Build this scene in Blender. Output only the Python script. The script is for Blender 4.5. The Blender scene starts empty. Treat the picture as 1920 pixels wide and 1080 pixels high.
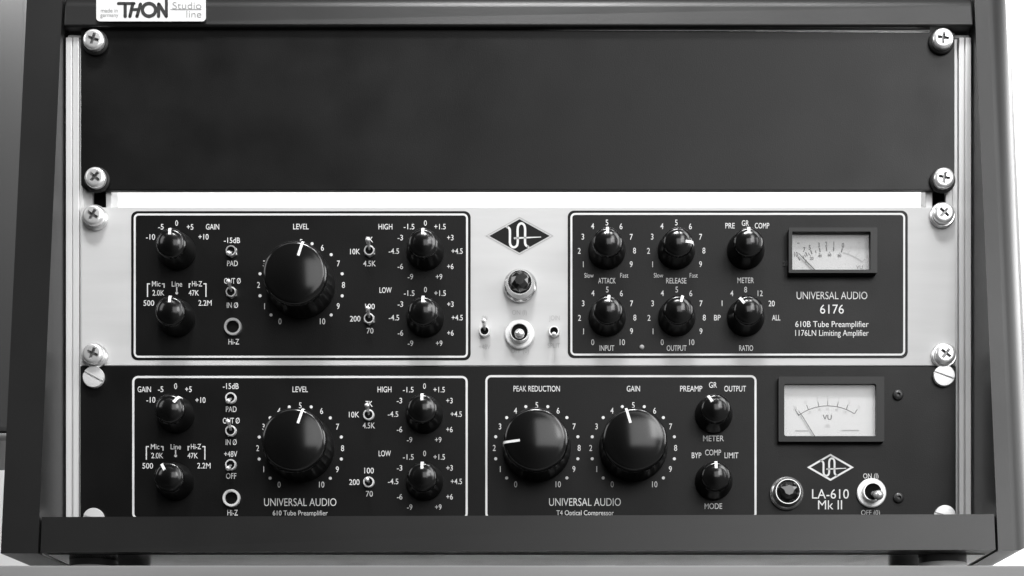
import bpy, bmesh, math
from mathutils import Vector, Matrix

# ------------------------------------------------------------------ camera
# pixel grid of the photograph: 1920 x 1080; the optical axis meets the rack's
# front plane (y = 0) at pixel (VX, VY).  S = pixels per metre on that plane.
VX, VY, S, D = 1073.0, 1490.0, 3398.0, 0.90
scene = bpy.context.scene
cam_d = bpy.data.cameras.new("camera")
cam = bpy.data.objects.new("camera", cam_d)
scene.collection.objects.link(cam)
cam.location = (0, -D, 0)
cam.rotation_euler = (math.radians(90), 0, 0)
cam_d.sensor_width = 36.0
cam_d.lens = 36.0 * D / (1920.0 / S)
cam_d.shift_x = (960 - VX) / 1920.0
cam_d.shift_y = (VY - 540) / 1920.0
cam_d.clip_start = 0.01
cam_d.clip_end = 50
scene.camera = cam

# ------------------------------------------------------------------ world + lamps
world = bpy.data.worlds.new("World")
scene.world = world
world.use_nodes = True
wn, wl = world.node_tree.nodes, world.node_tree.links
wn.clear()
w_out = wn.new("ShaderNodeOutputWorld")
w_bg = wn.new("ShaderNodeBackground")
w_tc = wn.new("ShaderNodeTexCoord")
w_sep = wn.new("ShaderNodeSeparateXYZ")
wl.new(w_tc.outputs["Generated"], w_sep.inputs[0])


def wmap(sock, a, b, c, d):
    n = wn.new("ShaderNodeMapRange")
    n.interpolation_type = "SMOOTHSTEP"
    wl.new(sock, n.inputs[0])
    for i, v in enumerate((a, b, c, d)):
        n.inputs[i + 1].default_value = v
    return n.outputs[0]


w_x = wmap(w_sep.outputs[0], -0.25, 0.55, 0.03, 0.55)     # dark end of the room on the left
w_z = wmap(w_sep.outputs[2], 0.0, 0.9, 0.0, 0.22)       # pale ceiling
w_add = wn.new("ShaderNodeMath")
w_add.operation = "ADD"
wl.new(w_x, w_add.inputs[0])
wl.new(w_z, w_add.inputs[1])
wl.new(w_add.outputs[0], w_bg.inputs["Color"])
w_bg.inputs["Strength"].default_value = 0.60
wl.new(w_bg.outputs[0], w_out.inputs[0])


def lamp(name, loc, target, sx, sy, power):
    d = bpy.data.lights.new(name, "AREA")
    d.shape = "RECTANGLE"
    d.size, d.size_y, d.energy = sx, sy, power
    o = bpy.data.objects.new(name, d)
    scene.collection.objects.link(o)
    o.location = loc
    o.rotation_euler = (Vector(target) - Vector(loc)).to_track_quat("-Z", "Y").to_euler()
    return o


lamp("ceiling_lamp", (-0.15, -0.95, 2.0), (0, 0, 0.25), 2.0, 0.5, 5)
lamp("ceiling_spot_lamp", (-0.23, -0.95, 2.0), (-0.1, 0, 0.25), 0.14, 0.30, 9.5)
lamp("ceiling_spot_lamp", (0.0, -0.95, 2.0), (0, 0, 0.25), 0.26, 0.30, 19)
lamp("ceiling_spot_lamp", (0.52, -0.95, 2.0), (0.1, 0, 0.25), 0.20, 0.30, 7)
lamp("room_window_lamp", (0.42, -2.2, 0.95), (0, 0, 0.25), 1.0, 1.1, 10)
lamp("window_lamp", (1.08, -2.15, 1.22), (0, 0, 0.25), 0.7, 0.9, 14.5)
lamp("high_fill_lamp", (0.98, -1.75, 1.75), (0.15, 0, 0.28), 0.5, 0.6, 7.5)  # added fill, brightens the front of the right side panel
lamp("front_side_fill", (1.6, -0.80, 0.85), (0.24, 0, 0.3), 1.0, 1.0, 13)  # added fill for a soft gradient on the right rounded edge
lamp("side_window_lamp", (1.6, 0.05, 0.70), (0.24, -0.02, 0.3), 0.7, 0.9, 32)
lamp("left_fill_lamp", (-1.9, -0.75, 1.3), (0.1, 0, 0.28), 1.2, 1.0, 11)  # added fill from the left for the right rail and inner wall
lamp("wall_fill_lamp", (0.35, 0.26, 0.64), (0.35, 0.30, 0.1), 1.7, 0.12, 11.5)  # unseen lamp added behind the rack to brighten wall and desk

vs = scene.view_settings
vs.view_transform = "Standard"
vs.look = "None"
vs.exposure = 0.0
vs.gamma = 1.0
vs.use_curve_mapping = False


# ------------------------------------------------------------------ helpers
def P(px, py, h=0.0):
    """world point seen at photo pixel (px, py), h metres in front of the panel plane"""
    f = (D - h) / D / S
    return Vector(((px - VX) * f, -h, (VY - py) * f))


def L(n, h=0.0):
    return n / S * (D - h) / D


def link(o):
    scene.collection.objects.link(o)
    return o


def thing(name, label, cat, loc=(0, 0, 0)):
    o = link(bpy.data.objects.new(name, None))
    o.location = loc
    o.empty_display_size = 0.02
    o["label"], o["category"] = label, cat
    return o


def wpos(o):
    v = Vector(o.location)
    return v if o.parent is None else wpos(o.parent) + v


def mesh_obj(name, bm, mat, parent=None, loc=None, smooth=None, rot=0.0):
    me = bpy.data.meshes.new(name)
    bmesh.ops.recalc_face_normals(bm, faces=bm.faces[:])
    bm.to_mesh(me)
    bm.free()
    return wrap(name, me, mat, parent, loc, smooth, rot)


def wrap(name, me, mat, parent=None, loc=None, smooth=None, rot=0.0):
    if mat:
        me.materials.clear()
        me.materials.append(mat)
    if smooth:
        for p in me.polygons:
            p.use_smooth = True
        me.set_sharp_from_angle(angle=math.radians(smooth))
        big = max(p.area for p in me.polygons)
        if big > 1.5e-4:             # keep the large flat faces flat beside their rounded edges
            for p in me.polygons:
                if p.area > 0.06 * big or len(p.vertices) > 8:
                    p.use_smooth = False
    o = link(bpy.data.objects.new(name, me))
    if loc is not None:
        o.location = loc
    o.rotation_euler = (0, rot, 0)
    if parent:
        o.parent = parent
        if loc is None:              # mesh given in world coordinates
            o.location = -wpos(parent)
    return o


def dup(o, parent, loc, rot=None):
    c = link(o.copy())
    c.parent = parent
    c.location = loc
    if rot is not None:
        c.rotation_euler = (0, rot, 0)
    for k in o.children:
        d = link(k.copy())
        d.parent = c
    return c


def box(bm, x0, x1, y0, y1, z0, z1, bev=0.0, segs=2):
    vs_ = [bm.verts.new(v) for v in ((x0, y0, z0), (x1, y0, z0), (x1, y1, z0), (x0, y1, z0),
                                     (x0, y0, z1), (x1, y0, z1), (x1, y1, z1), (x0, y1, z1))]
    fs = [bm.faces.new([vs_[i] for i in q]) for q in
          ((0, 1, 2, 3), (7, 6, 5, 4), (0, 4, 5, 1), (1, 5, 6, 2), (2, 6, 7, 3), (3, 7, 4, 0))]
    if bev:
        es = list({e for f in fs for e in f.edges})
        bmesh.ops.bevel(bm, geom=es, offset=bev, segments=segs, profile=0.5, affect="EDGES", clamp_overlap=True)


def lathe(bm, prof, segs=48, flute=None, phase=0.0, close_end=True):
    """profile [(radius, height)], axis towards -y.  flute(r, h, a) -> radius"""
    rings = []
    for r, h in prof:
        if r < 1e-6:
            rings.append([bm.verts.new((0, -h, 0))])
            continue
        ring = []
        for i in range(segs):
            a = 2 * math.pi * (i + phase) / segs
            rr = flute(r, h, a) if flute else r
            ring.append(bm.verts.new((rr * math.sin(a), -h, rr * math.cos(a))))
        rings.append(ring)
    for a, b in zip(rings, rings[1:]):
        for i in range(segs):
            j = (i + 1) % segs
            if len(a) == 1 and len(b) == 1:
                continue
            if len(a) == 1:
                bm.faces.new((a[0], b[i], b[j]))
            elif len(b) == 1:
                bm.faces.new((a[i], b[0], a[j]))
            else:
                bm.faces.new((a[i], b[i], b[j], a[j]))
    if close_end and len(rings[0]) > 1:
        bm.faces.new(rings[0])


def tube(bm, pts, radii, segs=16):
    """round bar through points with per-point radius"""
    pts = [Vector(p) for p in pts]
    rings = []
    for i, p in enumerate(pts):
        t = (pts[min(i + 1, len(pts) - 1)] - pts[max(i - 1, 0)]).normalized()
        u = t.cross(Vector((1, 0, 0)))
        if u.length < 1e-3:
            u = t.cross(Vector((0, 0, 1)))
        u.normalize()
        w = t.cross(u)
        rings.append([bm.verts.new(p + (u * math.cos(2 * math.pi * k / segs) + w * math.sin(2 * math.pi * k / segs)) * radii[i])
                      for k in range(segs)])
    for a, b in zip(rings, rings[1:]):
        for k in range(segs):
            bm.faces.new((a[k], b[k], b[(k + 1) % segs], a[(k + 1) % segs]))
    bm.faces.new(rings[0])
    bm.faces.new(rings[-1][::-1])


def rrect(x0, x1, z0, z1, r, n=7):
    out = []
    for cx, cz, a0 in ((x1 - r, z1 - r, 0), (x0 + r, z1 - r, 90), (x0 + r, z0 + r, 180), (x1 - r, z0 + r, 270)):
        for i in range(n + 1):
            a = math.radians(a0 + 90 * i / n)
            out.append((cx + r * math.cos(a), cz + r * math.sin(a)))
    return out


def plate(bm, loop, y_front, y_back):
    f = [bm.verts.new((x, y_front, z)) for x, z in loop]
    b = [bm.verts.new((x, y_back, z)) for x, z in loop]
    n = len(loop)
    bm.faces.new(f)
    bm.faces.new(b[::-1])
    for i in range(n):
        bm.faces.new((f[i], b[i], b[(i + 1) % n], f[(i + 1) % n]))


def ring_plate(bm, outer, inner, y_front, y_back):
    n = len(outer)
    fo = [bm.verts.new((x, y_front, z)) for x, z in outer]
    fi = [bm.verts.new((x, y_front, z)) for x, z in inner]
    bo = [bm.verts.new((x, y_back, z)) for x, z in outer]
    bi = [bm.verts.new((x, y_back, z)) for x, z in inner]
    for i in range(n):
        j = (i + 1) % n
        bm.faces.new((fo[i], fo[j], fi[j], fi[i]))
        bm.faces.new((bo[j], bo[i], bi[i], bi[j]))
        bm.faces.new((fo[j], fo[i], bo[i], bo[j]))
        bm.faces.new((fi[i], fi[j], bi[j], bi[i]))


def px_rrect(x0, x1, y0, y1, r, h=0.0):
    a, b = P(x0, y1, h), P(x1, y0, h)
    return rrect(a.x, b.x, a.z, b.z, L(r, h))


# ------------------------------------------------------------------ materials
def mat(name, base, rough=0.5, metal=0.0, spec=0.5, bump=0.0, bscale=900.0, var=0.0, vscale=40.0, rvar=0.0, coat=0.0,
        stretch=(1, 1, 1)):
    m = bpy.data.materials.new(name)
    m.use_nodes = True
    n, l = m.node_tree.nodes, m.node_tree.links
    b = n["Principled BSDF"]
    b.inputs["Base Color"].default_value = (base, base, base, 1)
    b.inputs["Roughness"].default_value = rough
    b.inputs["Metallic"].default_value = metal
    b.inputs["Specular IOR Level"].default_value = spec
    b.inputs["Coat Weight"].default_value = coat
    b.inputs["Coat Roughness"].default_value = 0.12
    tc = n.new("ShaderNodeTexCoord")
    mp = n.new("ShaderNodeMapping")
    mp.inputs["Scale"].default_value = stretch
    l.new(tc.outputs["Object"], mp.inputs[0])

    def noise(sc, det):
        t = n.new("ShaderNodeTexNoise")
        t.inputs["Scale"].default_value = sc
        t.inputs["Detail"].default_value = det
        l.new(mp.outputs[0], t.inputs["Vector"])
        return t.outputs["Fac"]

    def rng(sock, lo, hi):
        r = n.new("ShaderNodeMapRange")
        l.new(sock, r.inputs[0])
        r.inputs[1].default_value, r.inputs[2].default_value = 0.3, 0.7
        r.inputs[3].default_value, r.inputs[4].default_value = lo, hi
        return r.outputs[0]

    if var:
        o = rng(noise(vscale, 5), base * (1 - var), base * (1 + var))
        c = n.new("ShaderNodeCombineColor")
        for i in range(3):
            l.new(o, c.inputs[i])
        l.new(c.outputs[0], b.inputs["Base Color"])
    if rvar:
        l.new(rng(noise(vscale * 0.6, 4), rough * (1 - rvar), rough * (1 + rvar)), b.inputs["Roughness"])
    if bump:
        bp = n.new("ShaderNodeBump")
        bp.inputs["Strength"].default_value = bump
        bp.inputs["Distance"].default_value = 0.0004
        l.new(noise(bscale, 3), bp.inputs["Height"])
        l.new(bp.outputs[0], b.inputs["Normal"])
    return m


M_case = mat("black_laminate", 0.008, 0.34, spec=0.4, bump=0.07, bscale=1700, rvar=0.08, vscale=30)
M_blank = mat("black_anodised_sheet", 0.004, 0.36, spec=0.25, bump=0.15, bscale=1500, rvar=0.17, vscale=45)
M_black = mat("black_panel_paint", 0.0035, 0.37, spec=0.22, bump=0.15, bscale=1500, rvar=0.12, vscale=50)
M_silver = mat("silver_panel_paint", 0.565, 0.62, metal=0.0, spec=0.12, bump=0.07, bscale=900, var=0.035, vscale=70, stretch=(0.25, 1, 2))
M_ink = mat("white_silkscreen_ink", 0.72, 0.6, spec=0.3)
M_grey_ink = mat("pale_grey_silkscreen_ink", 0.40, 0.6, spec=0.3)
M_dark_ink = mat("black_printing_ink", 0.02, 0.6, spec=0.3)
M_dial_ink = mat("dial_printing_ink", 0.06, 0.7, spec=0.2)
M_dial_ink2 = mat("pale_dial_printing_ink", 0.36, 0.7, spec=0.2)
M_knob = mat("black_bakelite", 0.0035, 0.15, spec=0.5, rvar=0.12, vscale=60)
M_skirt = mat("dull_black_bakelite", 0.0035, 0.33, spec=0.4, rvar=0.12, vscale=60)
M_pointer = mat("white_knob_filling", 0.82, 0.5, spec=0.4)
M_chrome = mat("chrome_plating", 0.86, 0.20, metal=0.62, rvar=0.35, vscale=90)
M_nickel = mat("nickel_plating", 0.82, 0.30, metal=0.85, rvar=0.2, vscale=90)
M_satin = mat("satin_nickel", 0.80, 0.36, metal=0.35, rvar=0.15, vscale=120)
M_alu = mat("anodised_aluminium", 0.66, 0.45, metal=0.1, spec=0.5, var=0.04, vscale=12, stretch=(30, 1, 0.6))
M_hole = mat("dark_hole_fill", 0.003, 0.8, spec=0.1)  # near-black fill standing in for the shade inside open holes
M_frame = mat("black_meter_plastic", 0.005, 0.37, spec=0.34, bump=0.06, bscale=1300)
M_dial_s = mat("shaded_dial_card", 0.53, 0.6, spec=0.2, var=0.03, vscale=25)  # small dial card toned down for the shade of its deeper frame
M_dial = mat("cream_dial_card", 0.65, 0.6, spec=0.2, var=0.03, vscale=25)
M_jewel = mat("dark_jewel_glass", 0.008, 0.06, spec=0.8, coat=0.6)
M_bezel = mat("dark_chrome_bezel", 0.60, 0.18, metal=0.8, rvar=0.3, vscale=90)
M_recess = mat("shaded_screw_recess", 0.24, 0.4, metal=0.5)  # darker tone painted in for the shade inside the cross recess
M_lining = mat("glossy_black_underside", 0.006, 0.20, spec=0.5, rvar=0.2, vscale=60)
M_rubber = mat("black_rubber", 0.012, 0.55, spec=0.35)
M_footring = mat("grey_foot_plastic", 0.5, 0.45, spec=0.5)
M_steel = mat("dark_chassis_steel", 0.05, 0.45, spec=0.5)
M_wall = mat("white_wall_paint", 0.78, 0.8, spec=0.2, bump=0.05, bscale=300, var=0.02, vscale=3)
M_cab = mat("dark_grey_lacquer", 0.026, 0.5, spec=0.5, bump=0.05, bscale=600)
M_pale = mat("pale_strip", 0.85, 0.35)
M_badge = mat("white_badge_plastic", 0.70, 0.35, spec=0.5)
M_hexblk = mat("blackened_steel", 0.03, 0.35, spec=0.6)

# light wood for the desk edge
M_wood = mat("pale_wood_veneer", 0.195, 0.5, spec=0.4, var=0.10, vscale=22, stretch=(0.35, 1, 4.0), bump=0.05, bscale=240)

# clear thin pane for the meters
M_glass = bpy.data.materials.new("clear_meter_window")
M_glass.use_nodes = True
_n, _l = M_glass.node_tree.nodes, M_glass.node_tree.links
_n.clear()
_o, _mx = _n.new("ShaderNodeOutputMaterial"), _n.new("ShaderNodeMixShader")
_t, _g, _f = _n.new("ShaderNodeBsdfTransparent"), _n.new("ShaderNodeBsdfGlossy"), _n.new("ShaderNodeLayerWeight")
_t.inputs[0].default_value = (0.98, 0.98, 0.98, 1)
_g.inputs["Roughness"].default_value = 0.08
_f.inputs[0].default_value = 0.5
_p = _n.new("ShaderNodeMath")
_p.operation = "POWER"
_p.inputs[1].default_value = 5.0
_q = _n.new("ShaderNodeMapRange")
_q.inputs[3].default_value, _q.inputs[4].default_value = 0.03, 1.0
_l.new(_f.outputs["Facing"], _p.inputs[0])
_l.new(_p.outputs[0], _q.inputs[0])
_l.new(_q.outputs[0], _mx.inputs[0])
_l.new(_t.outputs[0], _mx.inputs[1])
_l.new(_g.outputs[0], _mx.inputs[2])
_l.new(_mx.outputs[0], _o.inputs[0])

# ------------------------------------------------------------------ lettering
_glyphs = {}


def glyph_mesh(txt, bold=0.0):
    key = (txt, bold)
    if key not in _glyphs:
        c = bpy.data.curves.new("text", "FONT")
        c.body = txt
        c.resolution_u = 4
        c.offset = bold - 0.008
        o = link(bpy.data.objects.new("text", c))
        me = bpy.data.meshes.new_from_object(o.evaluated_get(bpy.context.evaluated_depsgraph_get()))
        vs_ = [tuple(v.co[:2]) for v in me.vertices]
        fs = [tuple(p.vertices) for p in me.polygons]
        bpy.data.objects.remove(o)
        bpy.data.curves.remove(c)
        bpy.data.meshes.remove(me)
        _glyphs[key] = (vs_, fs)
    return _glyphs[key]


_hv = [v[1] for v in glyph_mesh("H")[0]]
CAP = max(_hv) - min(_hv)


class Ink:
    """collects printed marks given in photo pixels; to3d turns a pixel into a point"""

    def __init__(self, to3d):
        self.to3d, self.v, self.f = to3d, [], []

    def _add(self, pts, faces):
        b = len(self.v)
        self.v += [tuple(self.to3d(*p)) for p in pts]
        self.f += [tuple(i + b for i in q) for q in faces]

    def text(self, t, cx, cy, h=10.5, w=None, bold=0.012, xs=0.80, slant=0.0):
        vs_, fs = glyph_mesh(t, bold)
        x0, x1 = min(v[0] for v in vs_), max(v[0] for v in vs_)
        k = h / CAP
        kx = k * xs if w is None else w / (x1 - x0)
        mx = (x0 + x1) / 2
        self._add([(cx + (x - mx) * kx + slant * y * k, cy + h / 2 - y * k) for x, y in vs_], fs)

    def dot(self, cx, cy, r, ry=None):
        n = 18
        self._add([(cx + r * math.cos(2 * math.pi * i / n), cy + (ry or r) * math.sin(2 * math.pi * i / n)) for i in range(n)],
                  [tuple(range(n))])

    def line(self, pts, w, cap=True, closed=False):
        pts = [Vector(p) for p in pts]
        n = len(pts)
        lft, rgt = [], []
        for i, p in enumerate(pts):
            a = pts[i - 1] if (i or closed) else None
            b = pts[(i + 1) % n] if (i < n - 1 or closed) else None
            d1 = (p - a).normalized() if a is not None else None
            d2 = (b - p).normalized() if b is not None else None
            t = (d1 + d2) if (d1 is not None and d2 is not None) else (d1 if d1 is not None else d2)
            t = t.normalized()
            nn = Vector((-t.y, t.x))
            k = 1.0
            if d1 is not None and d2 is not None:
                k = 1 / max(0.35, nn.dot(Vector((-d2.y, d2.x))))
            lft.append(p + nn * w / 2 * k)
            rgt.append(p - nn * w / 2 * k)
        m = n if closed else n - 1
        self._add([tuple(q) for q in lft + rgt], [(i, (i + 1) % n, n + (i + 1) % n, n + i) for i in range(m)])
        if cap and not closed:
            for p in (pts[0], pts[-1]):
                self.dot(p.x, p.y, w / 2)

    def arc(self, cx, cy, r, a0, a1, w, n=28):
        self.line([(cx + r * math.sin(math.radians(a0 + (a1 - a0) * i / n)),
                    cy - r * math.cos(math.radians(a0 + (a1 - a0) * i / n))) for i in range(n + 1)], w, cap=False)

    def build(self, name, m, parent):
        me = bpy.data.meshes.new(name)
        me.from_pydata(self.v, [], self.f)
        me.update()
        return wrap(name, me, m, parent)


def spline(pts, n=8):
    """Catmull-Rom through points"""
    out = []
    q = [pts[0]] + list(pts) + [pts[-1]]
    for i in range(1, len(q) - 2):
        p0, p1, p2, p3 = (Vector(q[i - 1]), Vector(q[i]), Vector(q[i + 1]), Vector(q[i + 2]))
        for k in range(n):
            t = k / n
            out.append(0.5 * ((2 * p1) + (p2 - p0) * t + (2 * p0 - 5 * p1 + 4 * p2 - p3) * t * t + (3 * p1 - p0 - 3 * p2 + p3) * t ** 3))
    out.append(Vector(pts[-1]))
    return [tuple(v) for v in out]


# ------------------------------------------------------------------ setting
bm = bmesh.new()
box(bm, -2.2, 2.2, 0.62, 0.66, -0.6, 2.2)
wall = mesh_obj("wall", bm, M_wall)
wall["kind"] = "structure"
wall["label"], wall["category"] = "plain white wall behind the rack", "wall"

DESK_D = 0.10
desk_top = P(0, 1060.0, DESK_D).z
bm = bmesh.new()
box(bm, -1.1, 1.1, -DESK_D, 0.60, desk_top - 0.038, desk_top, 0.0012, 2)
desk = mesh_obj("desk", bm, M_wood, smooth=40)
desk["label"], desk["category"] = "pale wooden desk top carrying the rack, its front edge along the bottom", "desk"

bm = bmesh.new()
cb = P(0, 826, -0.28).z
box(bm, -1.0, -0.394, 0.28, 0.40, cb + 0.006, 1.1, 0.004, 2)
cab = mesh_obj("wall_panel", bm, M_cab, smooth=40)
cab["label"], cab["category"] = "plain dark grey panel seen in part at the left edge, behind the rack", "panel"
bm = bmesh.new()
box(bm, -0.998, -0.396, 0.2785, 0.39, cb, cb + 0.0055, 0.002, 2)
mesh_obj("edge_highlight", bm, mat("panel_edge_highlight", 0.07, 0.45), cab, smooth=40)  # lighter strip painting the highlight along the panel's lower edge
bm = bmesh.new()
box(bm, -0.85, -0.60, 0.4005, 0.6195, 0.55, 0.95, 0.004, 1)
mesh_obj("wall_bracket", bm, M_cab, cab, smooth=40)

# ------------------------------------------------------------------ rack case
ZB = P(0, 1036, 0.046).z            # underside of the case
ZT = 0.4441
rack = thing("rack_case", "black laminate rack case with silver rails and a white maker's badge, standing on the desk", "rack case",
             (0, 0.02, desk_top))
XL, XR, TH = P(119, 0).x, P(1825, 0).x, 0.0196
ZA = P(0, 50, 0.004).z              # underside of the top board
DL0, DL1, DR0, DR1 = 0.004, 0.042, 0.005, 0.051


def dfront(x, z):
    t = (ZA - z) / (ZA - P(0, 1000, 0.045).z)
    u = (x - XL) / (XR - XL)
    return (DL0 + (DL1 - DL0) * t) * (1 - u) + (DR0 + (DR1 - DR0) * t) * u


YBACK = 0.085


def prism(x0, x1, z0, z1, inset, bev, y1=YBACK, top_bev=0.0):
    b = bmesh.new()
    v = []
    for z in (z0, z1):
        for x, yb in ((x0, 0), (x1, 0), (x1, 1), (x0, 1)):
            v.append(b.verts.new((x, y1 if yb else -dfront(x, z) + inset, z)))
    for q in ((0, 1, 2, 3), (7, 6, 5, 4), (0, 4, 5, 1), (1, 5, 6, 2), (2, 6, 7, 3), (3, 7, 4, 0)):
        b.faces.new([v[i] for i in q])
    if bev:
        if top_bev:
            te = [e for e in b.edges if all(q.co.z > z1 - 1e-5 and q.co.y < y1 - 1e-4 for q in e.verts)]
            bmesh.ops.bevel(b, geom=te, offset=top_bev, segments=10, profile=0.5, affect="EDGES")
        es_ = [e for e in b.edges if e.calc_face_angle(0) > 0.7]
        bmesh.ops.bevel(b, geom=es_, offset=bev, segments=4, profile=0.5, affect="EDGES", clamp_overlap=True)
    return b


side_l = mesh_obj("side_panel", prism(XL - TH, XL, ZB, ZT + 0.004, 0, 0.0016), M_case, rack, smooth=50)
b_ = prism(XR, XR + TH + 0.003, ZB, ZT + 0.004, 0, 0)
oe = [e for e in b_.edges if all(v.co.x > XR + TH and v.co.y < 0.1 for v in e.verts)]
bmesh.ops.bevel(b_, geom=oe, offset=0.015, segments=14, profile=0.5, affect="EDGES")
side_r = mesh_obj("side_panel", b_, M_case, rack, smooth=50)
top = mesh_obj("top_board", prism(XL + 0.0008, XR - 0.0008, ZA + 0.0004, ZT, 0.0006, 0.0014, top_bev=0.0105), M_case, rack, smooth=50)
bm = bmesh.new()
box(bm, P(205, 0).x, P(1744, 0).x, 0.0005, YBACK - 0.002, ZA - 0.0001, ZA + 0.0003)
mesh_obj("light_slot_sheet", bm, M_pale, top)  # pale sheet added to make the slot above the blank panel look bright
ZBT = P(0, 967, 0.044).z
mesh_obj("bottom_board", prism(XL + 0.0012, XR - 0.0012, ZB + 0.0006, ZBT, 0.0006, 0.0018), M_case, rack, smooth=50)
bot = bpy.data.objects["bottom_board"]
bm = bmesh.new()
box(bm, XL + 0.003, XR - 0.003, -0.037, YBACK - 0.002, ZB + 0.0002, ZB + 0.00055)
mesh_obj("glossy_underside", bm, M_lining, bot)
bm = bmesh.new()
box(bm, XL + 0.0001, XL + 0.0010, -0.036, 0.08, ZB + 0.0002, ZB + 0.0012)
mesh_obj("gap_strip", bm, M_pale, side_l)  # pale strip filling the gap beside the bottom board


def rail(px_edges, flange, inner_sign):
    """px_edges: ridges (x0, x1) left to right; flange: four pixel columns of the slotted flange"""
    b = bmesh.new()
    z0, z1 = ZBT - 0.001, P(0, 71, -0.002).z
    for x0, x1, y in px_edges:
        box(b, P(x0, 0).x, P(x1, 0).x, y, 0.018, z0, z1, 0.0004, 2)
    a, c, d, e = [P(q, 0).x for q in flange]
    lo, hi = min(a, c), max(a, c)
    box(b, lo, hi, 0.0035, 0.0165, z0, z1)
    lo, hi = min(d, e), max(d, e)
    box(b, lo, hi, 0.0035, 0.0165, z0, z1, 0.0003, 1)
    r = mesh_obj("rack_rail", b, M_alu, rack, smooth=40)
    b = bmesh.new()
    lo, hi = min(c, d), max(c, d)
    box(b, lo - 0.001, hi + 0.001, 0.0075, 0.0155, z0, z1 - 0.001)
    mesh_obj("slot_shade_strip", b, M_hole, r)  # black strip added so the rail slots look dark inside
    b = bmesh.new()
    x0, x1 = P(px_edges[0][0], 0).x, P(px_edges[-1][1], 0).x
    box(b, x0, x1, 0.004, 0.016, z1 + 0.0006, ZA - 0.0006, 0.0008, 2)
    mesh_obj("end_block", b, M_footring, r, smooth=40)
    return r


rail([(122, 133.2, 0.0012), (133.2, 135.4, 0.0024), (135.4, 146.5, 0.0012), (146.5, 153, 0.0032)], (153, 169, 195, 205.5), 1)
rail([(1788, 1797.6, 0.0032), (1797.6, 1799.2, 0.0042), (1799.2, 1809, 0.0012), (1809, 1811, 0.0024), (1811, 1822, 0.0012)],
     (1788, 1776, 1751, 1738), -1)

# badge on the top board
def on_top(px, py):
    h = 0.0
    for _ in range(3):
        q = P(px, py, h)
        h = dfront(q.x, q.z)
    return h


badge_h = 0.0012


def badge_pt(extra):
    return lambda px, py: P(px, py, on_top(px, py) + extra)


loop = [(280 + (q[0]), q[1]) for q in []]
bm = bmesh.new()
lp = rrect(180.5, 386, -14, 40, 7)
f = [bm.verts.new(badge_pt(badge_h)(x, y)) for x, y in lp]
b_ = [bm.verts.new(badge_pt(-0.0004)(x, y)) for x, y in lp]
bm.faces.new(f)
bm.faces.new(b_[::-1])
for i in range(len(lp)):
    j = (i + 1) % len(lp)
    bm.faces.new((f[i], b_[i], b_[j], f[j]))
badge = mesh_obj("badge", bm, M_badge, rack)
k = Ink(badge_pt(badge_h + 0.0002))
W = 6.2
k.line([(222, 6.3), (251.5, 6.3)], 5.4)
k.line([(234.7, 7), (234.7, 30.6)], 6.2)
k.line([(249.3, 6.3), (243.6, 30.6)], W)
k.line([(247, 17.8), (259, 17.8)], 5.4)
k.line([(263.4, 7.6), (256.8, 30.6)], W)
k.line([(279.4 + 12.4 * math.cos(a * math.pi / 20), 18.3 + 11.9 * math.sin(a * math.pi / 20)) for a in range(40)], 6.4, closed=True)
k.line([(297.4, 7.6), (297.4, 30.4)], W)
k.line([(298.2, 8), (311.8, 30.4)], W)
k.line([(312, -8), (312, 30.4)], 5.6)
k.build("badge_lettering", M_dark_ink, badge)
k = Ink(badge_pt(badge_h + 0.0002))
k.text("Studio", 350.5, 10.4, 12.5, 54, 0.0)
k.line([(320, 17.8), (377, 17.8)], 1.3)
k.text("line", 363.5, 26.5, 12.5, 28, 0.0)
k.text("made in", 205, 19.5, 7.0, 32, 0.01)
k.text("germany", 205, 28.0, 7.0, 34, 0.01)
k.build("badge_small_print", mat("grey_badge_ink", 0.25, 0.6), badge)


# feet
def foot(px, yc):
    x = px
    hgt = ZB - desk_top
    b = bmesh.new()
    lathe(b, [(0.0118, 0), (0.0124, 0.0006), (0.0124, hgt * 0.78), (0.0128, hgt * 0.82), (0.0128, hgt + 0.0004), (0, hgt + 0.0004)], 40)
    bmesh.ops.rotate(b, verts=b.verts[:], cent=(0, 0, 0), matrix=Matrix.Rotation(math.radians(-90), 3, "X"))
    o = mesh_obj("foot", b, M_rubber, rack, Vector((x, yc, desk_top)) - wpos(rack), 40)
    b = bmesh.new()
    lathe(b, [(0.0126, 0.0004), (0.0130, 0.0010), (0.0130, hgt * 0.72), (0.0125, hgt * 0.78)], 40, close_end=False)
    bmesh.ops.rotate(b, verts=b.verts[:], cent=(0, 0, 0), matrix=Matrix.Rotation(math.radians(-90), 3, "X"))
    mesh_obj("foot_ring", b, M_footring, o, (0, 0, 0), 40)


foot(P(177, 0, 0.012).x, -0.013)
foot(P(1767, 0, 0.026).x, -0.026)
foot(P(177, 0, 0.012).x, 0.055)
foot(P(1767, 0, 0.026).x, 0.055)


# ------------------------------------------------------------------ small hardware prototypes
def boolean_mesh(name, body, cutters):
    me = bpy.data.meshes.new(name)
    bmesh.ops.recalc_face_normals(body, faces=body.faces[:])
    body.to_mesh(me)
    body.free()
    o = link(bpy.data.objects.new(name, me))
    tmp = []
    for c in cutters:
        cm = bpy.data.meshes.new("cut")
        bmesh.ops.recalc_face_normals(c, faces=c.faces[:])
        c.to_mesh(cm)
        c.free()
        co = link(bpy.data.objects.new("cut", cm))
        md = o.modifiers.new("cut", "BOOLEAN")
        md.operation, md.solver, md.object = "DIFFERENCE", "EXACT", co
        tmp.append(co)
    dg = bpy.context.evaluated_depsgraph_get()
    res = bpy.data.meshes.new_from_object(o.evaluated_get(dg))
    res.name = name
    bpy.data.objects.remove(o)
    for c in tmp:
        bpy.data.objects.remove(c)
    return res


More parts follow.
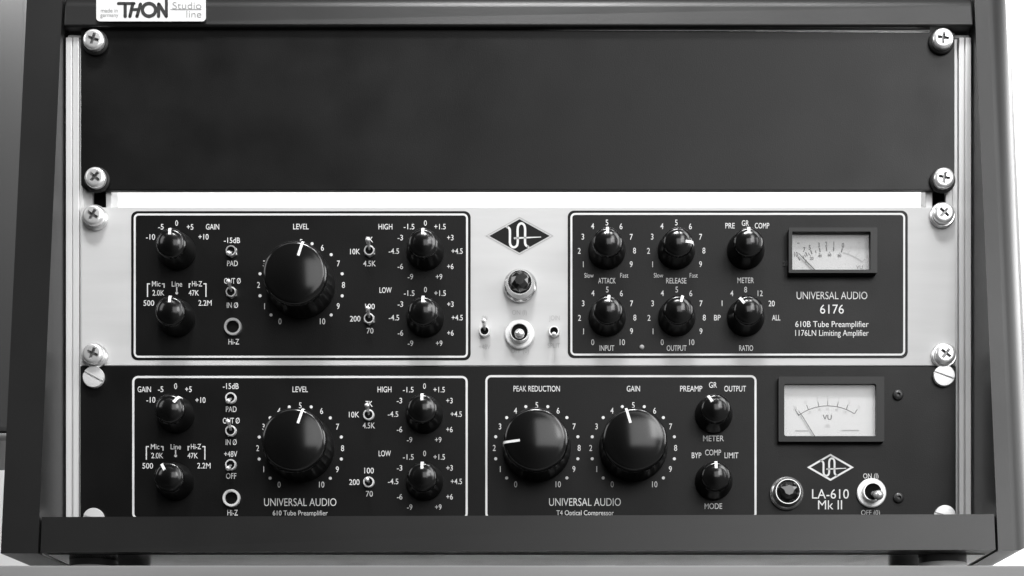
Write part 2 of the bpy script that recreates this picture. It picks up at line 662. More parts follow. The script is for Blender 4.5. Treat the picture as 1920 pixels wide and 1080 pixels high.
SR = 0.00575
HEAD = [(SR * 0.97, 0.0022), (SR, 0.0026), (SR, 0.0046)] + \
       [(SR * (0.62 + 0.38 * math.cos(a * math.pi / 16)), 0.0046 + 0.0016 * math.sin(a * math.pi / 16)) for a in range(1, 9)] + \
       [(SR * 0.4, 0.00628), (0, 0.00634)]
bm = bmesh.new()
lathe(bm, HEAD, 48)
cut = bmesh.new()


def plus(w, l):
    return [(w, w), (w, l), (-w, l), (-w, w), (-l, w), (-l, -w), (-w, -w), (-w, -l), (w, -l), (w, -w), (l, -w), (l, w)]


tp = [cut.verts.new((x, -0.0070, z)) for x, z in plus(0.00092, 0.0036)]
bt = [cut.verts.new((x, -0.0042, z)) for x, z in plus(0.00060, 0.0022)]
cut.faces.new(tp)
cut.faces.new(bt[::-1])
for i in range(12):
    cut.faces.new((tp[i], bt[i], bt[(i + 1) % 12], tp[(i + 1) % 12]))
PHIL = boolean_mesh("rack_screw", bm, [cut])
bm = bmesh.new()
lathe(bm, [(0.0066, 0.0002), (0.0070, 0.0005), (0.0070, 0.0018), (0.0064, 0.0024), (0.0030, 0.0024)], 40)
me_w = bpy.data.meshes.new("washer")
bmesh.ops.recalc_face_normals(bm, faces=bm.faces[:])
bm.to_mesh(me_w)
bm.free()
bm = bmesh.new()
lathe(bm, [(0.0057, 0.0002), (0.0059, 0.0006), (0.0059, 0.0023), (0.0056, 0.0028), (0.0030, 0.0030), (0, 0.0030)], 48)
cut = bmesh.new()
box(cut, -0.0075, 0.0075, -0.004, -0.0016, -0.00052, 0.00052)
SLOT = boolean_mesh("rack_screw", bm, [cut])
for me in (PHIL, SLOT, me_w):
    for p in me.polygons:
        p.use_smooth = True
    me.set_sharp_from_angle(angle=math.radians(32))
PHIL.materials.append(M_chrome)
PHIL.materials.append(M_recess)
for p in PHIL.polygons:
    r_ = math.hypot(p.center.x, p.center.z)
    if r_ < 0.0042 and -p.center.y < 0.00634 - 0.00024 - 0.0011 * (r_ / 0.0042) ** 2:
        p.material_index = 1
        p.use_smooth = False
SLOT.materials.append(M_satin)
me_w.materials.append(M_rubber)
me_w2 = me_w.copy()
me_w2.materials.clear()
me_w2.materials.append(M_nickel)


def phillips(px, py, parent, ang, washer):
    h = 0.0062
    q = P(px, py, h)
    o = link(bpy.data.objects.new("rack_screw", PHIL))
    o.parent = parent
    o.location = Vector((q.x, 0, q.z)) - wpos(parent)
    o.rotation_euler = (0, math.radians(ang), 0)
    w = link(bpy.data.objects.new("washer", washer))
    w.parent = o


def slotted(px, py, parent, ang):
    q = P(px, py, 0.003)
    o = link(bpy.data.objects.new("rack_screw", SLOT))
    o.parent = parent
    o.location = Vector((q.x, 0, q.z)) - wpos(parent)
    o.rotation_euler = (0, math.radians(ang), 0)


# ------------------------------------------------------------------ blank panel
blank = thing("blank_panel", "plain black blank panel held by four cross-head screws, topmost in the rack", "blank panel",
              (P(971, 0).x, 0, P(0, 357).z))
bm = bmesh.new()
a, b = P(151.5, 357), P(1790, 60)
lp = [(a.x, a.z + 0.003), (a.x + 0.003, a.z), (b.x - 0.003, a.z), (b.x, a.z + 0.003), (b.x, P(0, 61.3).z), (a.x, P(0, 49.5).z)]
plate(bm, lp, 0.0, 0.003)
es = [e for e in bm.edges if all(abs(v.co.y) < 1e-6 for v in e.verts)]
bmesh.ops.bevel(bm, geom=es, offset=0.0004, segments=2, affect="EDGES")
mesh_obj("faceplate", bm, M_blank, blank, smooth=40)
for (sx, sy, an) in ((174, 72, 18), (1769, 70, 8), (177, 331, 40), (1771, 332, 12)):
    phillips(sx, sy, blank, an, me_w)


# ------------------------------------------------------------------ knobs
def knob_profile(rb, rt, h, er, dome):
    """from base up the side, round edge, domed top"""
    pr = [(rb, 0.0004), (rb + 0.0002, 0.0012), (rb, 0.0022)]
    for i in range(1, 6):
        t = i / 6
        pr.append((rb + (rt - rb) * t, 0.0022 + (h - er - 0.0022) * t))
    for i in range(7):
        a = math.radians(90 * i / 6)
        pr.append((rt - er + er * math.cos(a), h - er + er * math.sin(a) * 0.9))
    r0, h0 = pr[-1]
    for i in range(1, 9):
        t = 1 - i / 8
        pr.append((r0 * t, h0 + dome * (1 - t * t)))
    return pr


def pointer_bm(prof, r_in, h_low, w):
    pts = [q for q in prof if q[1] >= h_low and q[0] >= r_in]
    pts.append((r_in, [q for q in prof if q[0] <= r_in][0][1]))
    b = bmesh.new()
    rows = []
    for i, (r, h) in enumerate(pts):
        a, c = pts[max(i - 1, 0)], pts[min(i + 1, len(pts) - 1)]
        t = Vector((c[0] - a[0], c[1] - a[1])).normalized()
        n = Vector((t.y, -t.x))                       # outward for a profile running up then inward
        o, inn = Vector((r, h)) + n * 0.00018, Vector((r, h)) - n * 0.0006
        rows.append([b.verts.new((sx * w / 2, -q.y, q.x)) for q, sx in ((o, -1), (o, 1), (inn, 1), (inn, -1))])
    for a, c in zip(rows, rows[1:]):
        for i in range(4):
            b.faces.new((a[i], a[(i + 1) % 4], c[(i + 1) % 4], c[i]))
    b.faces.new(rows[0])
    b.faces.new(rows[-1][::-1])
    return b


PRB = knob_profile(0.0186, 0.0176, 0.0222, 0.0030, 0.0016)
PRS = knob_profile(0.0101, 0.0083, 0.0155, 0.0026, 0.0013)


def flutes(r, h, a):
    if 0.0024 < h < 0.0192 and r > 0.012:
        k_ = min(1, (h - 0.0024) / 0.002, (0.0192 - h) / 0.002)
        return r - 0.00022 * k_ * (0.5 - 0.5 * math.cos(30 * a)) ** 0.6
    return r


_proto = {}


def skirt(o, h):
    """the side of a knob is duller than its polished cap"""
    o.data.materials.append(M_skirt)
    for p in o.data.polygons:
        if -p.center.y < h:
            p.material_index = 1



def knob(kind, px, py, ang, parent):
    q = P(px, py)
    loc = Vector((q.x, -0.0004, q.z)) - wpos(parent)
    if kind in _proto:
        return dup(_proto[kind], parent, loc, math.radians(ang))
    b = bmesh.new()
    if kind == "big":
        lathe(b, PRB, 240, flutes)
        o = mesh_obj("knob", b, M_knob, parent, loc, 35, math.radians(ang))
        skirt(o, 0.0190)
        mesh_obj("pointer", pointer_bm(PRB, 0.0088, 0.0125, 0.00135), M_pointer, o, (0, 0, 0))
    else:
        lathe(b, PRS, 64)
        o = mesh_obj("knob", b, M_knob, parent, loc, 45, math.radians(ang))
        skirt(o, 0.0125)
        mesh_obj("pointer", pointer_bm(PRS, 0.0041, 0.0085, 0.00152), M_pointer, o, (0, 0, 0))
    _proto[kind] = o
    return o


# ------------------------------------------------------------------ switches, jacks, lamps
def bush_bm(r, h, nut_r, nut_h, hexn, k_=0.76):
    b = bmesh.new()
    lathe(b, [(nut_r, 0.0), (nut_r, nut_h * 0.8), (nut_r * 0.94, nut_h), (r, nut_h)], 6 if hexn else 40)
    lathe(b, [(r, nut_h - 0.0004), (r, h - 0.0003), (r * 0.95, h), (r * k_, h), (r * (k_ - 0.04), h - 0.0005), (r * (k_ - 0.04), h - 0.0012)], 32, close_end=False)
    return b


def mouth(o, r, h, k_=0.72):
    b = bmesh.new()
    lathe(b, [(r * k_, h - 0.0006), (0, h - 0.0009)], 28, close_end=False)
    mesh_obj("bushing_mouth_shade", b, M_hole, o, (0, 0, 0))


def toggle(px, py, tilt, parent, style="mini", matb=None):
    """tilt: -1 lever down, 0 middle, 1 up"""
    q = P(px, py)
    loc = Vector((q.x, -0.0003, q.z)) - wpos(parent)
    key = ("tog", style, tilt)
    if key in _proto:
        return dup(_proto[key], parent, loc)
    lever = bmesh.new()
    if style == "mini":
        o = mesh_obj("toggle_switch", bush_bm(0.0029, 0.0030, 0.0033, 0.0012, True), matb or M_nickel, parent, loc, 30)
        mouth(o, 0.0029, 0.0030)
        tip = Vector((0, -0.0098, 0.0039 * tilt))
        tube(lever, [(0, 0.0005, 0), tip * 0.25, tip * 0.8, tip * 0.93, tip, tip * 1.03], [0.00065, 0.0007, 0.0012, 0.00135, 0.0011, 0.0005])
        mesh_obj("lever", lever, M_chrome, o, (0, 0, 0), 60)
    elif style == "flat":           # mini switch under a bright round washer
        o = mesh_obj("toggle_switch", bush_bm(0.0030, 0.0022, 0.0031, 0.0012, False), matb or M_satin, parent, loc, 30)
        mouth(o, 0.0030, 0.0022)
        tip = Vector((0, -0.0094, 0.0038 * tilt))
        tube(lever, [(0, 0.0005, 0), tip * 0.25, tip * 0.8, tip * 0.93, tip, tip * 1.03], [0.00065, 0.0007, 0.0012, 0.00135, 0.0011, 0.0005])
        mesh_obj("lever", lever, M_chrome, o, (0, 0, 0), 60)
    else:                           # large bat toggle of the power switch
        b = bush_bm(0.0053, 0.0052, 0.0056, 0.0022, False, 0.88)
        o = mesh_obj("toggle_switch", b, M_chrome, parent, loc, 30)
        mouth(o, 0.0053, 0.0052, 0.88)
        wr = bmesh.new()
        lathe(wr, [(0.0078, 0.0), (0.0081, 0.0004), (0.0081, 0.0011), (0.0076, 0.0015), (0.0056, 0.0015)], 48)
        mesh_obj("washer", wr, M_satin, o, (0, 0, 0), 30)
        tip = Vector((0.0014 if style == "power" else 0.0004, -0.0150, 0.0038 * tilt))
        tube(lever, [(0, 0.0, 0), tip * 0.3, tip * 0.75, tip * 0.86, tip * 0.97, tip * 1.06, tip * 1.12],
             [0.0013, 0.0014, 0.0020, 0.0025, 0.0027, 0.0020, 0.0006], 24)
        mesh_obj("lever", lever, M_chrome, o, (0, 0, 0), 60)
    _proto[key] = o
    return o


def jack(px, py, parent, m):
    q = P(px, py)
    b = bmesh.new()
    lathe(b, [(0.0049, 0.0), (0.0049, 0.0014), (0.0046, 0.0020), (0.0037, 0.0020), (0.0034, 0.0016), (0.0034, 0.0006)], 40, close_end=False)
    o = mesh_obj("jack_socket", b, m, parent, Vector((q.x, -0.0003, q.z)) - wpos(parent), 30)
    b = bmesh.new()
    lathe(b, [(0.0035, 0.0005), (0, 0.0005)], 32, close_end=False)
    mesh_obj("socket_hole_shade", b, M_hole, o, (0, 0, 0))


def jewel(px, py, parent):
    q = P(px, py)
    loc = Vector((q.x, -0.0003, q.z)) - wpos(parent)
    if "jewel" in _proto:
        return dup(_proto["jewel"], parent, loc)
    b = bmesh.new()
    lathe(b, [(0.0092, 0.0), (0.0092, 0.0012), (0.0086, 0.0022), (0.0080, 0.0026), (0.0078, 0.0042), (0.0074, 0.0050), (0.0072, 0.0066),
              (0.0068, 0.0074), (0.0064, 0.0074), (0.0061, 0.0066)], 48)
    o = mesh_obj("jewel_lamp", b, M_bezel, parent, loc, 28)
    b = bmesh.new()
    lathe(b, [(0.0062, 0.0060), (0.0060, 0.0082)], 8, close_end=False)
    b2 = [(0.0060, 0.0082, 0.0), (0.0049, 0.0103, 0.5), (0.0027, 0.0118, 0.0)]
    rings = []
    for r, h, ph in b2:
        rings.append([b.verts.new((r * math.sin(2 * math.pi * (i + ph) / 8), -h, r * math.cos(2 * math.pi * (i + ph) / 8))) for i in range(8)])
    for (ra, rb_, flip) in ((rings[0], rings[1], 0), (rings[1], rings[2], 1)):
        for i in range(8):
            j = (i + 1) % 8
            if not flip:
                b.faces.new((ra[i], rb_[i], ra[j]))
                b.faces.new((rb_[i], rb_[j], ra[j]))
            else:
                b.faces.new((ra[i], rb_[j], ra[j]))
                b.faces.new((ra[i], rb_[i], rb_[j]))
    b.faces.new(rings[2])
    mesh_obj("jewel", b, M_jewel, o, (0, 0, 0))
    _proto["jewel"] = o
    return o


def meter(parent, F, W_, hf, dial_h, inkfn, corner, card):
    """F: outer frame pixels at height hf; W_: opening pixels at height hf"""
    b = bmesh.new()
    o_, i_ = px_rrect(*F, 2.0, hf), px_rrect(*W_, corner, hf)
    ring_plate(b, o_, i_, -hf, 0.0)
    es = [e for e in b.edges if all(abs(v.co.y + hf) < 1e-6 for v in e.verts) and len({round(v.co.x, 6) for v in e.verts} | {0}) > 1
          and e.calc_face_angle(0) > 1.0]
    bmesh.ops.bevel(b, geom=es, offset=0.0006, segments=2, affect="EDGES")
    o = mesh_obj("level_meter", b, M_frame, parent, smooth=40)
    wo = wpos(o)
    b = bmesh.new()
    m_ = 2
    p0, p1 = P(W_[0] - m_, W_[3] + m_, hf), P(W_[1] + m_, W_[2] - m_, hf)
    box(b, p0.x, p1.x, -dial_h, -dial_h + 0.0004, p0.z, p1.z)
    mesh_obj("dial", b, card, o)
    inkfn(o, dial_h + 0.0001)
    b = bmesh.new()
    box(b, p0.x + 0.0008, p1.x - 0.0008, -dial_h - 0.0022, -dial_h - 0.0017, p0.z + 0.0008, p1.z - 0.0008)
    mesh_obj("window", b, M_glass, o)
    return o


def unit_frame(bm_, x0, x1, y0, y1, r, w, h0, h1):
    ring_plate(bm_, px_rrect(x0, x1, y0, y1, r), px_rrect(x0 + w, x1 - w, y0 + w, y1 - w, r - w), -h1, -h0)


def flat(h):
    return lambda px, py: P(px, py, 0) + Vector((0, -h, 0))


UA_PATH = [(288, 128), (303, 137), (309, 152), (310, 180), (310, 235), (318, 258), (336, 267), (354, 258), (362, 236), (362, 190), (362, 140),
           (370, 115), (387, 105), (404, 115), (412, 140), (412, 190), (412, 236), (418, 253), (433, 263)]


def ua(ink, ox, oz, sc, cx, cy, w):
    """monogram strokes; glyph space centred on (374, 189)"""
    tr = lambda p: (cx + (p[0] - 374) / sc, cy + (p[1] - 189) / sc)
    ink.line(spline([tr(p) for p in UA_PATH], 5), w)
    a, b_ = tr((343, 205)), tr((520, 197))
    ink._add([(a[0], a[1] - w * 0.42), (a[0], a[1] + w * 0.42), (b_[0], b_[1] + w * 0.16), (b_[0], b_[1] - w * 0.16)], [(0, 1, 2, 3)])
    ink.dot(a[0], a[1], w * 0.46)


RING_DOTS = [(-20.6, -77.2), (20.6, -77.2), (56.4, -56.7), (77.0, -20.8), (77.0, 20.5), (56.4, 56.4), (-56.4, 56.4), (-77.0, 20.5), (-77.0, -20.8), (-56.4, -56.7)]
RING_NUM = [("0", -39.6, 68.5), ("1", -68.5, 40), ("2", -79.8, 0.3), ("3", -69, -40), ("4", -40, -69.5), ("5", 0, -80), ("6", 40, -69.5),
            ("7", 70, -40), ("8", 79.4, 0.3), ("9", 69.5, 40), ("10", 40.2, 68.5)]


def ring11(ink, cx, cy):
    for t, x, y in RING_NUM:
        ink.text(t, cx + x, cy + y, 10.6, bold=0.010)
    for x, y in RING_DOTS:
        ink.dot(cx + x, cy + y, 2.9)


def eq_ring(ink, cx, y0):
    """boost / cut scale, y0 = height of the 0 mark"""
    for t, x, y, w in (("0", 0, 0, None), ("-1.5", -30.5, 6.6, 20), ("+1.5", 27.4, 6.6, 21.5), ("-3", -47, 27.2, 10), ("+3", 46.7, 27.2, 12),
                       ("-4.5", -59, 52.5, 19.5), ("+4.5", 59.5, 52.5, 21), ("-6", -46.8, 81.2, 10.2), ("+6", 46.8, 81.2, 12),
                       ("-9", -28, 100.6, 10), ("+9", 25.6, 100.6, 12)):
        ink.text(t, cx + x, y0 + y, 9.8, w, 0.010)


def preamp_block(ink, dx, dy, lower):
    """marks shared by the microphone channels; (dx, dy) moves the block"""
    T = ink.text
    X, Y = dx, dy
    T("Mic", 293.2 + X, 532.5 + Y, 9.4, 16, 0.012)
    T("Line", 332 + X, 532.8 + Y, 9.4, 19.5, 0.012)
    T("Hi-Z", 369.7 + X, 532.5 + Y, 9.4, 19, 0.012)
    T("2.0K", 297.2 + X, 549.4 + Y, 9.8, 22.5, 0.012)
    T("47K", 363.6 + X, 549.5 + Y, 9.8, 19.5, 0.012)
    T("500", 279.3 + X, 568.6 + Y, 9.8, 20, 0.012)
    T("2.2M", 384.6 + X, 568.4 + Y, 9.8, 25, 0.012)
    for pts in ([(281.6, 532.5), (276.8, 532.5), (276.8, 557)], [(303.8, 532.5), (308, 532.5), (308, 540)],
                [(358, 532.5), (355, 532.5), (355, 540)], [(381.6, 532.5), (386.4, 532.5), (386.4, 557)],
                [(331.6, 538.5), (331.6, 549)]):
        ink.line([(x + X, y + Y) for x, y in pts], 2.1, cap=False)
    ink.dot(331.6 + X, 549.6 + Y, 2.7)


# ================================================================== silver unit
su = thing("preamplifier", "silver-faced preamplifier with two black sections and a small meter, above the all-black unit",
           "audio unit", (P(972, 0).x, 0, P(0, 685.5).z))
bm = bmesh.new()
a, b = P(151.5, 685.5), P(1792, 388.5)
box(bm, a.x, b.x, 0.0, 0.003, a.z, b.z, 0.0004, 2)
mesh_obj("faceplate", bm, M_silver, su, smooth=40)
bm = bmesh.new()
box(bm, P(214, 0).x, P(1730, 0).x, 0.0032, 0.10, a.z + 0.003, b.z - 0.004, 0.001, 1)
mesh_obj("chassis", bm, M_steel, su)
for x0, x1, y0, y1 in ((246, 882.5, 396, 675.5), (1064.5, 1702, 395, 671.5)):
    bm = bmesh.new()
    plate(bm, px_rrect(x0, x1, y0, y1, 12), -0.00014, 0.0005)
    o = mesh_obj("black_section", bm, M_black, su)
    bm = bmesh.new()
    unit_frame(bm, x0 + 5, x1 - 5, y0 + 4.6, y1 - 4.6, 9, 3.6, 0.0001, 0.00026)
    mesh_obj("white_outline", bm, M_ink, o)

ink = Ink(flat(0.00026))
T = ink.text
for t, x, y, w in (("-10", 282.5, 444.7, 17), ("-5", 302, 425.6, 10), ("0", 331.4, 418.7, None), ("+5", 356.5, 426, 12.5), ("GAIN", 398.7, 425.6, 25),
                   ("+10", 381.8, 444.4, 19), ("-15dB", 435.2, 451, 30), ("PAD", 436, 494.2, 20), ("OUT \u00d8", 436, 527, 31), ("IN \u00d8", 436, 572.6, 21),
                   ("Hi-Z", 438.5, 641, 20), ("LEVEL", 564.4, 425.2, 29), ("7K", 693, 449.6, 13), ("10K", 666, 472, 18.8), ("4.5K", 693, 494.5, 23.5),
                   ("HIGH", 722.8, 425.4, 26), ("LOW", 723, 544.4, 22.7), ("100", 693.8, 575, 18), ("200", 666, 598, 19.8), ("70", 694, 620.5, 12.7),
                   ("ATTACK", 1138, 526.7, 32.5), ("RELEASE", 1268, 526.7, 38), ("INPUT", 1138, 653, 27.5), ("OUTPUT", 1268.6, 653, 37),
                   ("METER", 1398, 526, 31), ("RATIO", 1399, 653, 26), ("PRE", 1368.8, 423.6, 17.6), ("GR", 1397.4, 418.7, 13.3), ("COMP", 1428.7, 423.6, 27),
                   ("BP", 1345, 596, 12.3), ("ALL", 1455.3, 596, 15.5)):
    T(t, x, y, 9.9, w, 0.012)
for cx in (1104.5, 1234.6):
    T("Slow", cx, 516.6, 8.4, 17.5, 0.0)
    T("Fast", cx + 66, 516.6, 8.4, 15, 0.0)
for cx, cy in ((1138, 470), (1268, 470), (1138.6, 595.6), (1268.8, 595.6)):
    low = cy > 500
    for t, x, y in (("5", 0, -52.3), ("4", -27, -45.5), ("6", 26.4, -45.2), ("3", -45.2, -25.8 if not low else -26.4), ("7", 45.6, -25.5 if not low else -26.3),
                    ("2", -52, 0.8), ("8", 51.7, 0.3), ("1", -44.4, 26), ("9", 45.4, 25.8)) + ((("0", -27.2, 46.4), ("10", 28.2, 46.4)) if low else ()):
        T(t, cx + x, cy + y, 10.4, bold=0.010)
for t, x, y in (("8", 1398, 543.4), ("4", 1372, 550.4), ("12", 1425.2, 550.4), ("1", 1353.8, 569), ("20", 1446.7, 569.4)):
    T(t, x, y, 10.2, bold=0.010)
T("UNIVERSAL AUDIO", 1559.8, 554.4, 13.6, 132.5, 0.004)
T("6176", 1559.8, 580, 16.4, 44.5, 0.006)
T("610B Tube Preamplifier", 1559.8, 608, 10.6, 137.5, 0.008)
T("1176LN Limiting Amplifier", 1559.8, 624.6, 10.6, 137.5, 0.006)
ring11(ink, 564.7, 534.4)
eq_ring(ink, 797.6, 418.7)
eq_ring(ink, 797.8, 543.4)
preamp_block(ink, 0, 0, False)
ink.build("lettering", M_ink, su)

gi = Ink(flat(0.00012))
for t, x, y, w in (("ON (I)", 974, 586, 27.5), ("OFF (0)", 974.7, 657.6, 34), ("ON", 908.6, 596.5, 10), ("+48V", 908.6, 650.6, 21.5), ("JOIN", 1039.4, 596.2, 20),
                   ("SPLIT", 1038.6, 648, 23)):
    gi.text(t, x, y, 8.6, w, 0.0)
gi.build("grey_lettering", M_grey_ink, su)

# emblem
bm = bmesh.new()
cx, cy = 974, 442.4
plate(bm, [(P(x, y).x, P(x, y).z) for x, y in ((917.8, cy), (cx, 411.2), (1030.4, cy), (cx, 473.8))], -0.00014, 0.0004)
emb = mesh_obj("emblem", bm, M_black, su)
e = Ink(flat(0.00026))
ua(e, 0, 0, 3.6, 974, 442.4, 4.3)
e.build("monogram", M_ink, emb)
e = Ink(flat(0.00012))
e.line([(911.6, cy), (cx, 407.6), (1036.6, cy), (cx, 477.4)], 1.2, closed=True)
e.build("emblem_outline", M_grey_ink, emb)

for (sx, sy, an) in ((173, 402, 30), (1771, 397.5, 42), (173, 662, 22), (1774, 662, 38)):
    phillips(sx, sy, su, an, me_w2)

knob("big", 564.7, 534.4, 15, su)
for x, y, an in ((332.4, 472.5, -3), (331.4, 597.5, 0), (797.6, 472.5, 0), (797.8, 597.5, 0), (1138, 470.5, 0), (1268, 470.5, 92), (1138.6, 596, 5),
                 (1268.8, 596, 17), (1398, 470.5, 1), (1398, 596, -36)):
    knob("small", x, y, an, su)
for x, y, t in ((435, 473, -1), (435, 550, 1), (693.5, 472.5, 1), (693, 599.5, 1), (909, 623, 1), (1039, 623.5, -1)):
    toggle(x, y, t, su, "mini")
toggle(974.5, 627.5, -1, su, "large")
jack(437.5, 614, su, M_nickel)
jewel(975.5, 537, su)
# small white indicator bead
q = P(1203.4, 651)
bm = bmesh.new()
lathe(bm, [(0.00135, 0.0), (0.0013, 0.0004), (0.0009, 0.0009), (0, 0.0011)], 20)
o = mesh_obj("indicator_bead", bm, M_grey_ink, su, Vector((q.x, -0.0001, q.z)) - wpos(su), 60)


def dial_small(o, h):
    to = lambda px, py: P(px, py, h)
    e = Ink(to)
    # pivot of the needle below the window
    pcx, pcy, r = 1556, 571, 101
    marks = [(-47, "20"), (-34, "10"), (-25, "7"), (-19.5, "5"), (-10.5, "3"), (-3.5, "2"), (3.8, "1"), (12.5, "0")]
    for i, (a, t) in enumerate(marks):
        s_, c_ = math.sin(math.radians(a)), -math.cos(math.radians(a))
        e.line([(pcx + s_ * (r - 1), pcy + c_ * (r - 1)), (pcx + s_ * (r + 7), pcy + c_ * (r + 7))], 2.1, cap=False)
        e.text(t, pcx + s_ * (r + 12.5), pcy + c_ * (r + 12.5), 8.2, None, 0.035, 0.75)
    for a in (-29, -27, -22.5, -15):
        s_, c_ = math.sin(math.radians(a)), -math.cos(math.radians(a))
        e.line([(pcx + s_ * (r - 1), pcy + c_ * (r - 1)), (pcx + s_ * (r + 4), pcy + c_ * (r + 4))], 1.5, cap=False)
    for i, a in enumerate((-29, -21.5, -11.5, -0.5, 11)):
        s_, c_ = math.sin(math.radians(a)), -math.cos(math.radians(a))
        e.text(("0", "20", "40", "60", "80")[i], pcx + s_ * (r - 8), pcy + c_ * (r - 8), 5.2, None, 0.04, 0.9)
        e.dot(pcx + s_ * (r - 3), pcy + c_ * (r - 3), 0.9)
    e.text("-", 1497, 454.5, 8, 5, 0.03)
    e.text("VU", 1611.5, 501, 6.6, 12.5, 0.0)
    e.build("dial_marks", M_dial_ink, o)
    e = Ink(to)
    e.arc(pcx, pcy, r - 1, 14, 37, 3.0)
    for a, t in ((20, "1"), (28.5, "2"), (37.5, "3")):
        s_, c_ = math.sin(math.radians(a)), -math.cos(math.radians(a))
        e.line([(pcx + s_ * (r - 1), pcy + c_ * (r - 1)), (pcx + s_ * (r + 7), pcy + c_ * (r + 7))], 1.2, cap=False)
        e.text(t, pcx + s_ * (r + 12.5), pcy + c_ * (r + 12.5), 7.0, None, 0.0, 0.7)
    e.text("+", 1610.5, 455.5, 8, 6, 0.0)
    e.build("red_zone_marks", M_dial_ink2, o)
    b = bmesh.new()
    tube(b, [P(1497, 474, h + 0.0008), P(1505, 483, h + 0.0008), P(1530, 508, h + 0.0008)], [0.00016, 0.00025, 0.0003], 8)
    mesh_obj("needle", b, M_dark_ink, o)


meter(su, (1479, 1645, 426.5, 511.5), (1485.5, 1632.5, 434, 505.5), 0.0062, 0.0012, dial_small, 1.5, M_dial_s)

# ================================================================== black unit
bu = thing("channel_strip", "all-black channel strip with three large knobs and the larger meter, lowest in the rack", "audio unit",
           (P(972, 0).x, 0, P(0, 987).z))
bm = bmesh.new()
a, b = P(150.5, 987), P(1792.5, 686.3)
box(bm, a.x, b.x, 0.0, 0.003, a.z, b.z, 0.0004, 2)
mesh_obj("faceplate", bm, M_black, bu, smooth=40)
bm = bmesh.new()
box(bm, P(214, 0).x, P(1730, 0).x, 0.0032, 0.10, a.z + 0.004, b.z - 0.003, 0.001, 1)
mesh_obj("chassis", bm, M_steel, bu)
for x0, x1, y0, y1 in ((248, 877, 705, 973.5), (910, 1418.5, 703.5, 973.5)):
    bm = bmesh.new()
    unit_frame(bm, x0, x1, y0, y1, 11, 3.9, -0.0003, 0.00014)
    mesh_obj("white_outline", bm, M_ink, bu)

ink = Ink(flat(0.00014))
T = ink.text
for t, x, y, w in (("GAIN", 270.6, 730.2, 25), ("-5", 301.4, 730, 10), ("0", 329.5, 724.2, None), ("+5", 353.4, 730, 12.5), ("-10", 283, 750, 17),
                   ("+10", 376, 750.4, 19), ("-15dB", 432.8, 724.2, 29.6), ("PAD", 433.7, 767.4, 20), ("OUT \u00d8", 433.7, 789, 31.4),
                   ("IN \u00d8", 433.7, 829.2, 20.6), ("+48V", 432.8, 851.4, 24.5), ("OFF", 433.5, 892.6, 19), ("Hi-Z", 436.2, 961.4, 19.6),
                   ("LEVEL", 563, 730.2, 29), ("7K", 692, 757.4, 13), ("10K", 664, 777.6, 19.6), ("4.5K", 691.6, 798, 23), ("HIGH", 721, 730.4, 26),
                   ("LOW", 721.4, 850.4, 22.8), ("100", 692, 882.6, 17.8), ("200", 664.5, 904.2, 19.4), ("70", 692.6, 926, 13),
                   ("PEAK REDUCTION", 1006.4, 729, 87), ("GAIN", 1187.6, 729, 24.8), ("PREAMP", 1296, 729, 41.5), ("GR", 1336.8, 722, 14.8),
                   ("OUTPUT", 1378.3, 729, 40.6), ("METER", 1337.7, 822.2, 39), ("BYP", 1306, 854, 18), ("COMP", 1337, 848.6, 30),
                   ("LIMIT", 1371.4, 854, 26), ("MODE", 1337.5, 949.2, 33)):
    T(t, x, y, 10.2, w, 0.012)
T("UNIVERSAL AUDIO", 563, 941.8, 14, 135.5, 0.004)
T("UNIVERSAL AUDIO", 1096.8, 941.5, 14, 134.5, 0.004)
T("610 Tube Preamplifier", 563, 962, 8.8, 103, 0.008)
T("T4 Optical Compressor", 1097, 961.6, 8.8, 107.4, 0.008)
T("LA-610", 1557, 926.4, 17, 69, 0.008)
T("Mk II", 1556.3, 946.8, 16.6, 45, 0.006)
T("ON (I)", 1632.6, 892.6, 9, 28.4, 0.006)
T("OFF (0)", 1632.2, 961.2, 9, 35.2, 0.006)
ring11(ink, 563, 840.3)
ring11(ink, 1006.5, 839.8)
ring11(ink, 1187.4, 839.8)
eq_ring(ink, 796, 724.2)
eq_ring(ink, 796.2, 850.4)
preamp_block(ink, -2.2, 305, True)
ink.line([(1516.5, 876.4), (1557, 853), (1597.5, 876.4), (1557, 899.8)], 3.4, closed=True)
ua(ink, 0, 0, 4.95, 1557, 876.4, 3.5)
ink.build("lettering", M_ink, bu)

for (sx, sy, an) in ((174.3, 706, 28), (1771, 703.4, 20), (174.5, 972, 17), (1772.5, 966.5, 15)):
    slotted(sx, sy, bu, an)
for x, y, an in ((563, 840.3, 17), (1006.5, 839.8, -95.5), (1187.4, 839.8, -15.5)):
    knob("big", x, y, an, bu)
for x, y, an in ((330, 778, 39), (329, 904, -29), (796, 777.8, 0), (796.2, 904, 0), (1338, 778, -31), (1338, 903, 0)):
    knob("small", x, y, an, bu)
for x, y, t in ((433.8, 747.5, -1), (433.8, 809, 1), (433.8, 872.5, -1), (691.8, 779, 1), (691.8, 905, 0)):
    toggle(x, y, t, bu, "flat")
toggle(1633.5, 925, -1, bu, "power")
jack(434.8, 935, bu, M_satin)
jewel(1474.5, 926, bu)

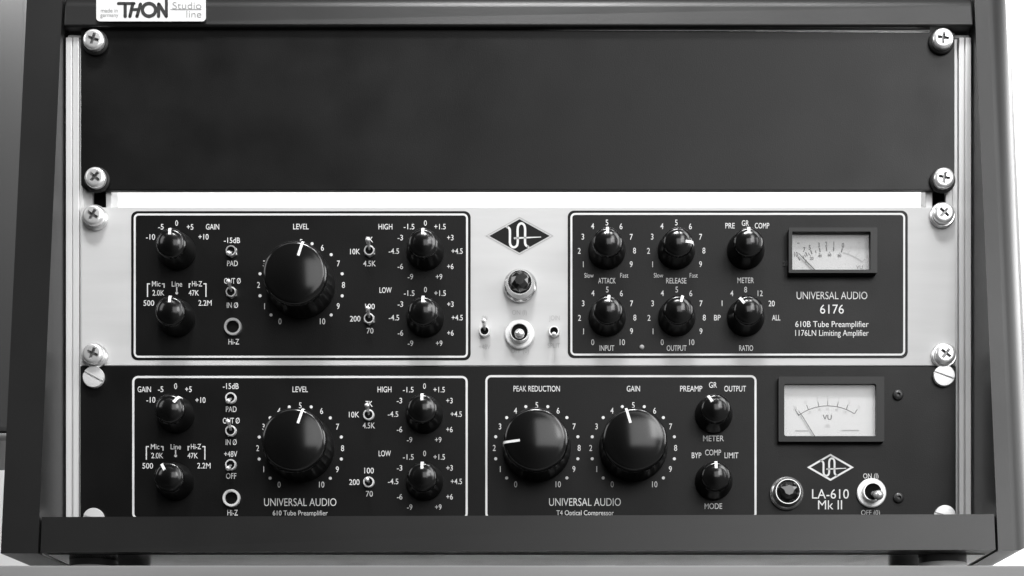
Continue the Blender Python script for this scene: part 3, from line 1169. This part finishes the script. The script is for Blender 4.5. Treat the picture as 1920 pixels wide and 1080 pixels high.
# hex-socket screws beside the meter
bm = bmesh.new()
lathe(bm, [(0.0029, 0.0), (0.0029, 0.0010)] + [(0.0029 * math.cos(a * math.pi / 14), 0.0010 + 0.0013 * math.sin(a * math.pi / 14)) for a in range(1, 7)] + [(0, 0.0023)], 32)
cut = bmesh.new()
lathe(cut, [(0.0012, 0.0006), (0.0012, 0.0040), (0, 0.0040)], 6)
HEX = boolean_mesh("hex_screw", bm, [cut])
for p in HEX.polygons:
    p.use_smooth = True
HEX.set_sharp_from_angle(angle=math.radians(35))
HEX.materials.append(M_hexblk)
for x, y in ((1685, 739.5), (1686, 932.5)):
    q = P(x, y, 0.002)
    o = link(bpy.data.objects.new("hex_screw", HEX))
    o.parent = bu
    o.location = Vector((q.x, 0, q.z)) - wpos(bu)


def dial_large(o, h):
    to = lambda px, py: P(px, py, h)
    e = Ink(to)
    pcx, pcy, r = 1552, 853, 92
    e.arc(pcx, pcy, r, -37, 33, 1.2)
    for i, a in enumerate((-36, -23, -10.5, 0, 11.2, 22, 33)):
        s_, c_ = math.sin(math.radians(a)), -math.cos(math.radians(a))
        e.line([(pcx + s_ * r, pcy + c_ * r), (pcx + s_ * (r + 10), pcy + c_ * (r + 10))], 1.2, cap=False)
    e.text("VU", 1551, 782.5, 8.8, 17, 0.02)
    e.line([(1497, 779), (1491, 768)], 1.2, cap=False)
    e.build("dial_marks", M_dial_ink, o)
    e = Ink(to)
    for i, a in enumerate((-35, -23, -10.5, 0, 11.2, 22, 33)):
        s_, c_ = math.sin(math.radians(a)), -math.cos(math.radians(a))
        e.text(("20", "10", "5", "3", "1", "0", "3")[i], pcx + s_ * (r + 15), pcy + c_ * (r + 15), 6, None, 0.0, 0.75)
        e.text(("0", "20", "40", "60", "80", "100", "+")[i], pcx + s_ * (r - 6), pcy + c_ * (r - 6), 4.6, None, 0.0, 0.75)
    e.text("dB", 1551, 799, 6, 10, 0.0)
    for x0, x1, y in ((1491, 1516, 808), (1578, 1611, 807)):
        e.line([(x0, y), (x1, y)], 2.2, cap=False)
    e.build("pale_dial_marks", M_dial_ink2, o)
    b = bmesh.new()
    tube(b, [P(1497, 770, h + 0.0008), P(1505, 781, h + 0.0008), P(1530, 822, h + 0.0008)], [0.00014, 0.00018, 0.00022], 8)
    mesh_obj("needle", b, M_dial_ink, o)


meter(bu, (1460, 1658, 706, 828), (1470.5, 1643, 719.5, 817.5), 0.0046, 0.0010, dial_large, 4, M_dial)

# ------------------------------------------------------------------ film-like softness of the phone picture
scene.render.filter_size = 1.7
scene.cycles.max_bounces = 8
scene.cycles.use_denoising = True
